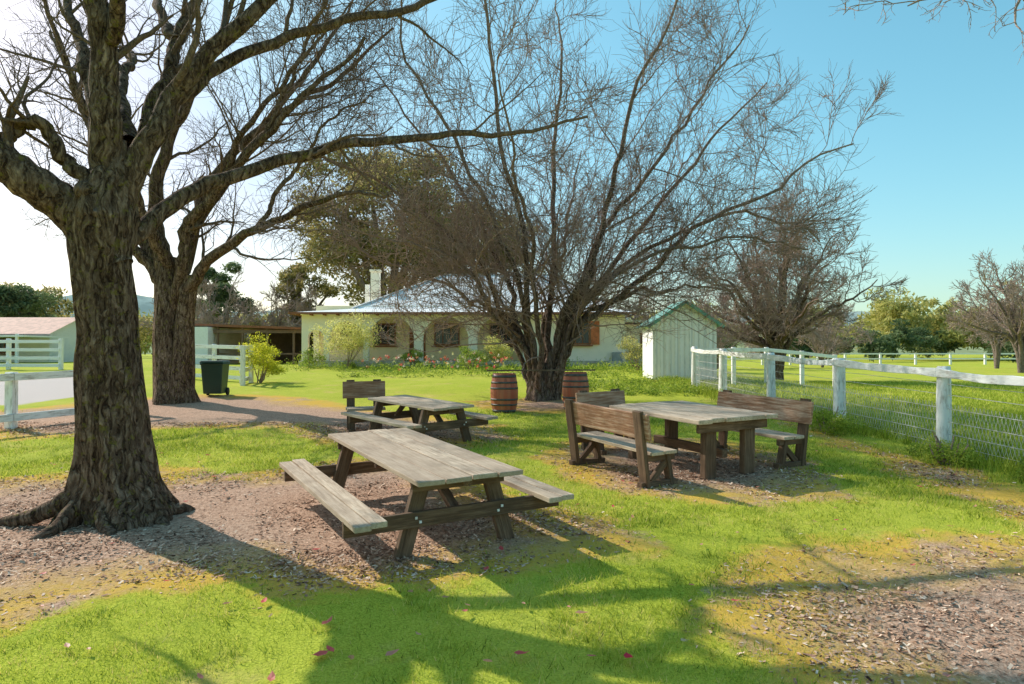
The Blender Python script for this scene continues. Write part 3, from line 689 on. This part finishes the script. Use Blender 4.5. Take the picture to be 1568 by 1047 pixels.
# ------------------------------------------------------------------ fences
def round_post(b, x, y, r, h, rg):
    n = 10; V = []; z = gzf(x, y); ph = rg.uniform(0, 6)
    lx, ly = rg.uniform(-.03, .03), rg.uniform(-.03, .03)
    zs = [-.15, 0, h * .3, h * .6, h * .9, h]; rr = [1.08, 1.05, 1., .97, .93, .85]
    for zz, q in zip(zs, rr):
        for i in range(n):
            t = 2 * math.pi * i / n; k = r * q * (1 + .1 * math.sin(2 * t + ph) + rg.uniform(-.05, .05))
            V.append((x + lx * zz + k * math.cos(t), y + ly * zz + k * math.sin(t), z + zz))
    Fq = [(j * n + i, j * n + (i + 1) % n, (j + 1) * n + (i + 1) % n, (j + 1) * n + i) for j in range(5) for i in range(n)] + [tuple(range(5 * n, 6 * n))]
    r0 = rg.random(); b.raw(V, Fq, [(p[2] + r0 * 20, p[0], p[1]) for p in V], r0)
rg = random.Random(3)
fl = empty('post_and_wire_fence'); 
fp = [(8.44 - .103 * yy, yy) for yy in (2.5, 5.5, 8.5, 11.5, 14.5, 17.5, 20.5, 22.8)]
b = B()
for (x, y) in fp: round_post(b, x, y, .115, 1.42, rg)
b.obj('posts', M_white, fl, 0, True)
b = B()
for (p, q) in zip(fp[:-1], fp[1:]):
    za, zb = gzf(*p) + 1.32, gzf(*q) + 1.32
    K = 6; pts = []
    for i in range(K + 1):
        t = i / K; jz = rg.uniform(-.018, .018) - .03 * math.sin(math.pi * t); pts.append((p[0] + (q[0] - p[0]) * t - .1, p[1] + (q[1] - p[1]) * t, za + (zb - za) * t + jz, rg.uniform(.055, .082)))
    d = Vector((q[0] - p[0], q[1] - p[1], 0)).normalized(); nn_ = Vector((-d.y, d.x, 0)) * .025
    V = []
    for (x, y, z, hh_) in pts:
        for (sx, szz) in ((-1, -1), (1, -1), (1, 1), (-1, 1)): V.append((x + nn_.x * sx, y + nn_.y * sx, z + szz * hh_))
    Fq = [(i * 4 + j, i * 4 + (j + 1) % 4, (i + 1) * 4 + (j + 1) % 4, (i + 1) * 4 + j) for i in range(K) for j in range(4)] + [(3, 2, 1, 0), (K * 4, K * 4 + 1, K * 4 + 2, K * 4 + 3)]
    b.raw(V, Fq, [(v[1] + p[1], v[0], v[2]) for v in V])
b.obj('top_rail', M_white, fl, .01)
M_wire = plain('wire', (.6, .57, .54), .45, .2, 8., .5)
b = B()
for (p, q) in zip(fp[1:-1], fp[2:]):
    for h in (.12, .3, .5, .72, .95, 1.13):
        b.beam((p[0], p[1], gzf(*p) + h), (q[0], q[1], gzf(*q) + h - .0), .008, .008)
    n_ = 40
    for i in range(n_ + 1):
        for sgn in (-1, 1):
            t0 = i / n_; t1_ = min(1, max(0, t0 + sgn * .09)); 
            A = (p[0] + (q[0] - p[0]) * t0, p[1] + (q[1] - p[1]) * t0); C_ = (p[0] + (q[0] - p[0]) * t1_, p[1] + (q[1] - p[1]) * t1_)
            b.beam((*A, gzf(*A) + .02), (C_[0] + .001, C_[1], gzf(*C_) + .8), .0035, .0035)
b.obj('wires', M_wire, fl)
def rail_fence(name, pts, h, rails, mat, pw=.13, rw=.13, sub=1, rt=.045):
    e = empty(name); b = B()
    P = []
    for p, q in zip(pts[:-1], pts[1:]):
        for i in range(sub): P.append((p[0] + (q[0] - p[0]) * i / sub, p[1] + (q[1] - p[1]) * i / sub))
    P.append(pts[-1])
    for (x, y) in P: b.box((x, y, gzf(x, y) + h / 2 - .05), (pw, pw, h + .1), taper=.97)
    b.obj('posts', mat, e, .008)
    b = B()
    for p, q in zip(P[:-1], P[1:]):
        d = Vector((q[0] - p[0], q[1] - p[1])).normalized(); nrm = Vector((d.y, -d.x)) * (pw / 2 + rt / 2 + .004)
        if nrm.y > 0: nrm = -nrm
        for rh in rails: b.beam((p[0] + nrm.x, p[1] + nrm.y, gzf(*p) + rh), (q[0] + nrm.x - d.x * .01, q[1] + nrm.y - d.y * .01, gzf(*q) + rh), rt, rw)
    b.obj('rails', mat, e, .006)
rail_fence('white_rail_fence', [(-16.5, 4.5), (-14.4, 7.6), (-12.35, 10.8), (-10.3, 14.06), (-8.95, 16.3)], 1.15, (1.05, .22), M_white, .17, .15)
rail_fence('white_rail_fence', [(-9.5, 24.1), (-9.7, 25.4), (-11.6, 26.6), (-13.5, 27.6)], 1.4, (1.3, .9, .5, .15), M_white, .14, .14)
rail_fence('white_rail_fence', [(-21.8, 33), (-27, 33.2), (-36, 33.5)], 1.5, (1.35, .95, .55, .2), M_whitefar, .16, .15, 2)
rail_fence('white_rail_fence', [(6.3, 23.2), (9.5, 25.5), (13, 27.5)], 1.35, (1.25,), M_white, .14, .13, 2)
rail_fence('distant_paddock_fence', [(12, 78), (40, 82), (75, 84), (120, 86)], 1.4, (1.3, .7), M_whitefar, .22, .16, 8, .06)

# ------------------------------------------------------------------ wheelie bin
M_bin = plain('dark_green_plastic', (.022, .06, .042), .45, .1, 4., .5); M_rub = plain('rubber', (.03, .03, .03), .7)
e = empty('wheelie_bin', (-8.95, 20.6, gzf(-9.2, 20.6)), .1)
b = B(); b.box((0, 0, .52), (.52, .55, .9), taper=1.22); b.box((0, 0, .955), (.68, .72, .05)); b.obj('body', M_bin, e, .02)
b = B(); b.box((0, -.02, 1.02), (.70, .76, .07), taper=.9); b.beam((-.25, .42, 1.0), (.25, .42, 1.0), .04, .04); b.box((0, .4, 1.0), (.06, .08, .04)); b.obj('lid', M_bin, e, .02)
for s in (-1, 1):
    V, Fq, R = lathe([(.001, -.03), (.11, -.03), (.12, 0), (.11, .03), (.001, .03)], 20)
    V = V[:, [2, 1, 0]] + np.array([s * .29, .24, .12]); mesh_np('wheel', V, Fq, M_rub, True, None, e)

# ------------------------------------------------------------------ homestead
def wallmat(name, col, scale=2.):
    a = N(name, .9, .1); n1 = a.noise(a.pos(), scale, 5, .6); n2 = a.noise(a.pos(), 30, 3)
    a.color(a.mix(a.mapr(n1, .45, .75, 0, .5), col, tuple(k * .85 for k in col))); a.bump(n2, .3, .01); return a.m
M_wall = wallmat('cream_render', (.96, .84, .66)); M_wall2 = wallmat('inner_cream_render', (.96, .80, .50))
def corrug(name, col, axis='X', per=.09, rust=.2):
    a = N(name, .5, .3); P = a.pos()
    w = a.n('ShaderNodeTexWave', Scale=.314 / per * 1., _bands_direction=axis); a.l(P, w.inputs[0])
    n1 = a.noise(P, .9, 4, .6)
    a.color(a.mix(a.mapr(n1, .5, .75, 0, rust), col, tuple(k * .7 for k in col)))
    a.bump(w.outputs['Fac'], .35, .02); return a.m
M_roof = corrug('white_corrugated_iron', (.88, .86, .84), 'X', .15)
M_brown = plain('brown_trim', (.30, .11, .05), .6); M_shut = plain('red_brown_shutter', (.66, .2, .08), .6, .2, 6.)
a = N('window_glass', .08, .5); a.color((.04, .045, .05)); M_glass = a.m
hz = 1.27
H = empty('homestead_house', (0, 0, 0))
b = B(); b.box((-2.55, 37.25, hz + .10), (17.3, 2.9, .34)); b.box((-3.5, 35.55, hz + .05), (2.6, .5, .16)); b.obj('veranda_floor', plain('stone_step', (.62, .54, .46), .9, .2), H)
ftop = 3.98; y0, y1 = 36., 36.3
arches = [(-10.35, .42, 2.75), (-8.75, .9, 2.72), (-6.37, 1.2, 2.68), (-3.5, 1.2, 2.68), (-.63, 1.2, 2.68)]
b = B(); ed = [-11.1]
for (cx, r, sp) in arches:
    b.box(((ed[-1] + cx - r) / 2, (y0 + y1) / 2, (hz + ftop) / 2), (cx - r - ed[-1], y1 - y0, ftop - hz)); ed.append(cx + r)
    n = 20; pts = [(cx - r * math.cos(math.pi * i / n), sp + r * math.sin(math.pi * i / n)) for i in range(n + 1)]
    for (p, q) in zip(pts[:-1], pts[1:]):
        V = [(p[0], y0, p[1]), (q[0], y0, q[1]), (q[0], y0, ftop), (p[0], y0, ftop), (p[0], y1, p[1]), (q[0], y1, q[1]), (q[0], y1, ftop), (p[0], y1, ftop)]
        b.raw(V, [(0, 1, 2, 3), (7, 6, 5, 4), (4, 5, 1, 0)])
b.box(((ed[-1] + .9) / 2, (y0 + y1) / 2, (hz + ftop) / 2), (.9 - ed[-1], y1 - y0, ftop - hz))
x0, x1 = -11.1, -10.8
n = 16; cyy, r, sp = 37.3, .85, 2.8
b.box((-10.95, 38.25, (hz + ftop) / 2), (.298, .2, ftop - hz))
pts = [(cyy - r * math.cos(math.pi * i / n), sp + r * math.sin(math.pi * i / n)) for i in range(n + 1)]
for (p, q) in zip(pts[:-1], pts[1:]):
    V = [(x0, p[0], p[1]), (x0, q[0], q[1]), (x0, q[0], ftop), (x0, p[0], ftop), (x1, p[0], p[1]), (x1, q[0], q[1]), (x1, q[0], ftop), (x1, p[0], ftop)]
    b.raw(V, [(0, 1, 2, 3), (7, 6, 5, 4), (4, 5, 1, 0)])
b.obj('arcade_wall', M_wall, H)
b = B(); b.box((-4.5, 42.8, (hz + 4.2) / 2 + .2), (10.8 + 2.2, 9, 4.2 - hz + .4)); b.obj('main_wall', M_wall2, H)
b = B(); b.box((3.45, 41.7, (hz + 3.98) / 2), (5.1, 11, 3.98 - hz)); b.obj('front_wing_wall', M_wall, H)
def window(x, y, z, w, h, shut=False, par=None):
    b = B(); b.box((x, y - .01, z), (w, .06, h)); b.obj('window_glass', M_glass, par)
    b = B(); t = .07; yy = y - .05
    b.box((x, yy, z + h / 2), (w + .12, .08, t)); b.box((x, yy, z - h / 2), (w + .12, .1, t))
    b.box((x - w / 2, yy, z), (t, .078, h - t)); b.box((x + w / 2, yy, z), (t, .078, h - t)); b.box((x - w / 6, yy + .005, z), (.045, .06, h - t)); b.box((x + w / 6, yy + .005, z), (.045, .06, h - t))
    b.box((x, yy - .03, z - h / 2 - .1), (w + .35, .16, .07)); b.obj('window_frame', M_brown, par)
    if shut:
        b = B()
        for s in (-1, 1):
            xc = x + s * (w / 2 + .3); b.box((xc, yy - .02, z), (.46, .05, h + .1))
            for i in range(9): b.box((xc, yy - .055, z - h / 2 + .1 + i * (h - .1) / 9), (.34, .02, .05))
        b.obj('shutters', M_shut, par)
for xx in (-9.0, -7.15, -3.65, -.55): window(xx, 38.3, 3.0, 1.35 if xx > -5 else 1.2, 1.15, False, H)
b = B(); b.box((-5.3, 38.27, 2.5), (.9, .06, 2.1)); b.obj('front_door', M_brown, H, .01)
window(3.55, 36.2, 3.02, 1.1, 1.15, True, H)
V = []; Fr = []
o = [(-11.55, 35.45), (6.45, 35.45), (6.45, 48), (-11.55, 48)]; i_ = [(-8.9, 38.0), (5.6, 38.0), (5.6, 47.6), (-8.9, 47.6)]
V += [(x, y, 4.07) for x, y in o] + [(x, y, 4.42) for x, y in i_] + [(-4.2, 42.8, 6.85), (2.6, 42.8, 6.85)]
Fr = [(0, 1, 5, 4), (1, 2, 6, 5), (2, 3, 7, 6), (3, 0, 4, 7), (4, 5, 9, 8), (5, 6, 9), (6, 7, 8, 9), (7, 4, 8)]
b = B(); b.raw(V, Fr); b.raw([(x, y, 4.02) for x, y in o], [(0, 3, 2, 1)]); b.obj('roof', M_roof, H)
b = B(); b.beam((-11.6, 35.42, 4.03), (6.5, 35.42, 4.03), .06, .11); b.beam((-11.58, 35.46, 4.03), (-11.58, 48, 4.03), .06, .11); b.beam((6.48, 35.46, 4.03), (6.48, 48, 4.03), .06, .11)
for i in range(26): b.box((-11.2 + i * .69, 35.75, 3.96), (.07, .5, .08))
b.obj('eaves', M_brown, H)
b = B()
for (p, q) in (((-4.2, 42.8, 6.88), (2.6, 42.8, 6.88)), ((-8.9, 38, 4.46), (-4.2, 42.8, 6.88)), ((5.6, 38, 4.46), (2.6, 42.8, 6.88))): b.beam(p, q, .2, .05)
b.obj('ridge_capping', plain('grey_flashing', (.7, .7, .7), .5), H)
b = B(); b.box((-8.2, 41.0, 5.6), (.5, .5, 2.5)); b.box((-8.2, 41.0, 6.88), (.62, .62, .12)); b.obj('chimney', M_wall, H)
b = B(); b.box((-8.9, 42.0, 5.2), (.25, .25, 1.9)); b.obj('flue', M_roof, H)
b = B(); b.box((7.0, 39.3, (hz + 3.5) / 2), (1.9, 5, 3.5 - hz)); b.obj('annex_wall', M_wall, H)
b = B(); b.box((7.15, 39.1, 3.62), (2.4, 5.8, .12), Matrix.Rotation(.05, 3, 'Y')); b.obj('annex_roof', M_roof, H)
window(7.3, 36.8, 2.6, .7, .8, False, H)
b = B(); b.box((5.55, 36.0, 1.7), (.5, .3, .6)); b.box((6.6, 36.6, 1.75), (.55, .3, .7)); b.obj('air_conditioner', plain('grey_metal', (.35, .36, .36), .5), H, .01)

# garden shed
a = N('white_ribbed_cladding', .55, .3); P = a.obj()
w = a.n('ShaderNodeTexWave', Scale=1.15, _bands_direction='X'); a.l(P, w.inputs[0])
n1 = a.noise(P, 2, 4); a.color(a.mix(a.mapr(w.outputs['Fac'], .0, .2, .5, 0), a.mix(a.mapr(n1, .5, .8, 0, .4), (.90, .88, .84), (.70, .7, .66)), (.42, .44, .42))); M_clad = a.m; a.bump(w.outputs['Fac'], .6, .03)
gs = (6.72, 27.6, gzf(6.72, 27.5) - .03); S = empty('garden_shed', gs, 0)
wd, dp, eh, pk = 1.24, 1.05, 2.2, 3.02
b = B(); V = [(-wd, -dp, 0), (wd, -dp, 0), (wd, -dp, eh), (0, -dp, pk), (-wd, -dp, eh), (-wd, dp, 0), (wd, dp, 0), (wd, dp, eh), (0, dp, pk), (-wd, dp, eh)]
b.raw(V, [(0, 1, 2, 3, 4), (9, 8, 7, 6, 5), (5, 0, 4, 9), (1, 6, 7, 2)]); b.obj('walls', M_clad, S)
b = B()
for i in range(13):
    x = -wd + .1 + i * .19; hh = pk - (pk - eh) * abs(x) / wd - .03
    b.box((x, -dp - .012, hh / 2), (.03, .022, hh))
b.obj('cover_strips', plain('white_batten', (.88, .87, .83), .6), S)
M_groof = plain('green_roof_iron', (.16, .36, .28), .5, .2, 4.)
b = B(); ang = math.atan2(pk - eh, wd)
for s in (-1, 1):
    Lr = wd / math.cos(ang) + .28; mx = s * math.cos(ang) * Lr / 2; mz = pk + .05 - math.sin(ang) * Lr / 2
    b.box((mx, 0, mz), (Lr, dp * 2 + .4, .05), Matrix.Rotation(s * ang, 3, 'Y'))
    b.box((mx, -dp - .21, mz - .04), (Lr, .03, .12), Matrix.Rotation(s * ang, 3, 'Y'))
b.obj('roof', M_groof, S)

# left carport shed, left cottage
S = empty('carport_shed', (0, 0, 0))
b = B(); b.box((-19.6, 43, 2.35), (3.1, 5, 2.3)); b.obj('walls', M_whitefar, S)
b = B(); b.box((-16.2, 44.5, 3.55), (10.2, 7, .14), Matrix.Rotation(.035, 3, 'Y')); b.obj('roof', M_brown, S)
b = B()
for xx in (-17.8, -16.3, -14.8, -13.2, -11.8): b.box((xx, 41.3, 2.3), (.12, .12, 2.4))
b.box((-14.9, 41.25, 3.25), (6.3, .08, .2)); b.box((-14.9, 41.25, 1.9), (6.3, .06, .1)); b.obj('posts', plain('brown_post', (.22, .14, .09), .8), S)
b = B(); b.box((-14.8, 47, 2.3), (6.4, .1, 2.2)); b.obj('back_wall', plain('dark_brown_boards', (.14, .10, .07), .8), S)
S = empty('cottage', (-4.2, 0, -.1))
b = B(); b.box((-34.5, 52, 2.35), (11, 6, 2.4)); V = [(-40, 49, 3.55), (-29, 49, 3.55), (-29, 55, 3.55), (-40, 55, 3.55), (-40, 52, 4.7), (-29, 52, 4.7)]; b.raw(V, [(1, 2, 5), (0, 4, 3)]); b.obj('walls', M_whitefar, S)
b = B(); V = [(-40.5, 48.4, 3.4), (-28.6, 48.4, 3.4), (-28.6, 52, 4.75), (-40.5, 52, 4.75), (-40.5, 55.6, 3.4), (-28.6, 55.6, 3.4)]; b.raw(V, [(0, 1, 2, 3), (3, 2, 5, 4)]); b.obj('roof', plain('terracotta_roof', (.78, .46, .35), .8), S)
for xx in (-38, -35, -32): window(xx, 48.98, 2.6, 1.1, 1.1, False, S)
b = B(); b.box((-33.5, 46.6, 3.15), (12, 4.6, .1)); b.obj('porch_roof', M_roof, S)
b = B()
for xx in (-39, -36, -33, -30, -28): b.box((xx, 44.4, 2.3), (.15, .15, 2.0))
b.obj('porch_posts', M_whitefar, S)

# ------------------------------------------------------------------ shrubs & garden
def bush(name, x, y, r, h, mat, nc, per, size, z0=.1, seed=0, stems=True):
    z = gzf(x, y); cl = crown(x, y, z + z0, z + h, r, nc, seed, (.25, .45)); V, Fq, rr = leaves(cl, per, size)
    ps = []; rs_ = []
    for i in range(8):
        t = cl[i % len(cl)]; q, r_ = resample([(x + random.uniform(-.1, .1), y, z - .05), (x + (t[0] - x) * .5, y + (t[1] - y) * .5, z + (t[2] - z) * .5), (t[0], t[1], t[2] + .2)], .025, .008, 8, .02); ps.append(q); rs_.append(r_)
    TV, TF, TR = tubes(np.array(ps), np.array(rs_), 5)
    mesh_np(name, np.vstack([V, TV]), [Fq, TF + len(V)], [mat, M_bark2], False, {'rnd': np.concatenate([rr, TR * 0 + .5]), 'rad': np.concatenate([rr * 0 + .1, TR])}, matidx=[0] * len(Fq) + [1] * len(TF))
bush('yellow_green_shrub', -9.3, 25.2, .8, 1.65, M_bright, 22, 240, .05, seed=1)
bush('tall_garden_shrub', -8.1, 33.6, 1.5, 2.75, M_pale, 36, 200, .06, .5, seed=2)
bush('garden_shrub', -.75, 34.0, .95, 1.7, M_pale, 20, 200, .06, .1, seed=3)
bush('rose_bush', -2.0, 32.5, .8, 1.1, M_veg, 16, 160, .05, .1, seed=4)
bush('garden_shrub', 5.9, 32, .9, 2.3, M_yel, 18, 150, .06, .1, seed=5)
bush('garden_shrub', -5.0, 34.3, .6, 1.0, M_veg, 14, 140, .05, .05, seed=15)
bush('garden_shrub', -10.2, 34.4, .7, 1.0, M_veg, 14, 140, .05, .05, seed=16)
bush('garden_shrub', 2.2, 34.0, .8, 1.2, M_veg, 14, 140, .05, .05, seed=17)
bush('fence_weed_bush', 6.1, 13.2, .5, .42, M_veg, 16, 170, .035, .0, seed=6)
bush('fence_weed_bush', 6.6, 10.4, .45, .35, M_veg, 16, 150, .03, .0, seed=7)
bush('fence_weed_bush', 7.2, 9.2, .5, .35, M_veg, 16, 150, .03, .0, seed=8)
cl = []
for i in range(300):
    x = rs.uniform(-11, 6.5); y = rs.uniform(31.5, 35.2) if rs.random() < .55 else rs.uniform(27.5, 31.5)
    if y < 31.5 and x < -7: continue
    r = rs.uniform(.12, .45); cl.append((x, y, gzf(x, y) + r * .4, r * 1.4, r, r * rs.uniform(.7, 1.1)))
V, Fq, rr = leaves(cl, 80, .055); mesh_np('garden_bed_plants', V, Fq, M_veg, False, {'rnd': rr})
cl = []
for i in range(130):
    x = rs.uniform(1.6, 6.4); y = rs.uniform(20.5, 26.0); r = rs.uniform(.12, .28); cl.append((x, y, gzf(x, y) + r * .4, r * 1.4, r * 1.4, r * .8))
V, Fq, rr = leaves(cl, 90, .055); mesh_np('leafy_ground_cover', V, Fq, M_veg, False, {'rnd': rr})
cl = [(rs.uniform(-6.5, 0), rs.uniform(28, 33), 0, .07, .07, .07) for _ in range(90)]; cl = [(x, y, gzf(x, y) + rs.uniform(.3, .85), a_, b_, c_) for (x, y, z, a_, b_, c_) in cl]
a = N('flower_petals', .6, .2); c = a.ramp(a.attr('rnd').outputs['Fac'], [(0, (.85, .08, .10)), (.45, (.9, .3, .12)), (.6, (.88, .7, .7)), (1, (.88, .8, .25))]); a.color(c)
V, Fq, rr = leaves(cl, 12, .06); mesh_np('garden_flowers', V, Fq, a.m, False, {'rnd': np.repeat(rng.uniform(0, 1, len(V) // 48), 48)})

# ------------------------------------------------------------------ light, sky, camera
az = math.atan2(-.81, .58); el = math.radians(36)
sd = Vector((math.sin(az) * math.cos(el), math.cos(az) * math.cos(el), math.sin(el)))
L = bpy.data.lights.new('sun', 'SUN'); L.energy = 5; L.angle = math.radians(.5); L.color = (1, .955, .87)
lo = bpy.data.objects.new('sun', L); COL.objects.link(lo); lo.rotation_euler = (-sd).to_track_quat('-Z', 'Y').to_euler(); lo.location = (-20, 20, 30)
W = bpy.data.worlds.new('World'); sc.world = W; W.use_nodes = True; nt = W.node_tree
bg = nt.nodes['Background']; sk = nt.nodes.new('ShaderNodeTexSky'); sk.sky_type = 'NISHITA'; sk.sun_disc = False; sk.sun_elevation = el; sk.sun_rotation = az
sk.air_density = 1.; sk.dust_density = 1.0; sk.ozone_density = 1.
bw = nt.nodes.new('ShaderNodeRGBToBW'); nt.links.new(sk.outputs[0], bw.inputs[0])
mr = nt.nodes.new('ShaderNodeMapRange'); nt.links.new(bw.outputs[0], mr.inputs[0]); mr.inputs[1].default_value = 2.2; mr.inputs[2].default_value = 6.5
tn = nt.nodes.new('ShaderNodeMix'); tn.data_type = 'RGBA'; nt.links.new(mr.outputs[0], tn.inputs[0]); tn.inputs[6].default_value = (1.0, 1.68, 1.45, 1); tn.inputs[7].default_value = (1.12, 1.04, .97, 1)
mx = nt.nodes.new('ShaderNodeMix'); mx.data_type = 'RGBA'; mx.blend_type = 'MULTIPLY'; mx.inputs[0].default_value = 1; nt.links.new(tn.outputs[2], mx.inputs[7])
nt.links.new(sk.outputs[0], mx.inputs[6]); nt.links.new(mx.outputs[2], bg.inputs[0]); bg.inputs[1].default_value = .145
cam = bpy.data.cameras.new('camera'); cam.lens = 24; cam.sensor_width = 36; cam.clip_end = 5000; cam.clip_start = .05
co = bpy.data.objects.new('camera', cam); COL.objects.link(co); co.location = (0, 0, 2.0); co.rotation_euler = (math.radians(90 + .85), 0, 0); sc.camera = co
sc.view_settings.view_transform = 'Standard'; sc.view_settings.look = 'None'; sc.view_settings.exposure = 0
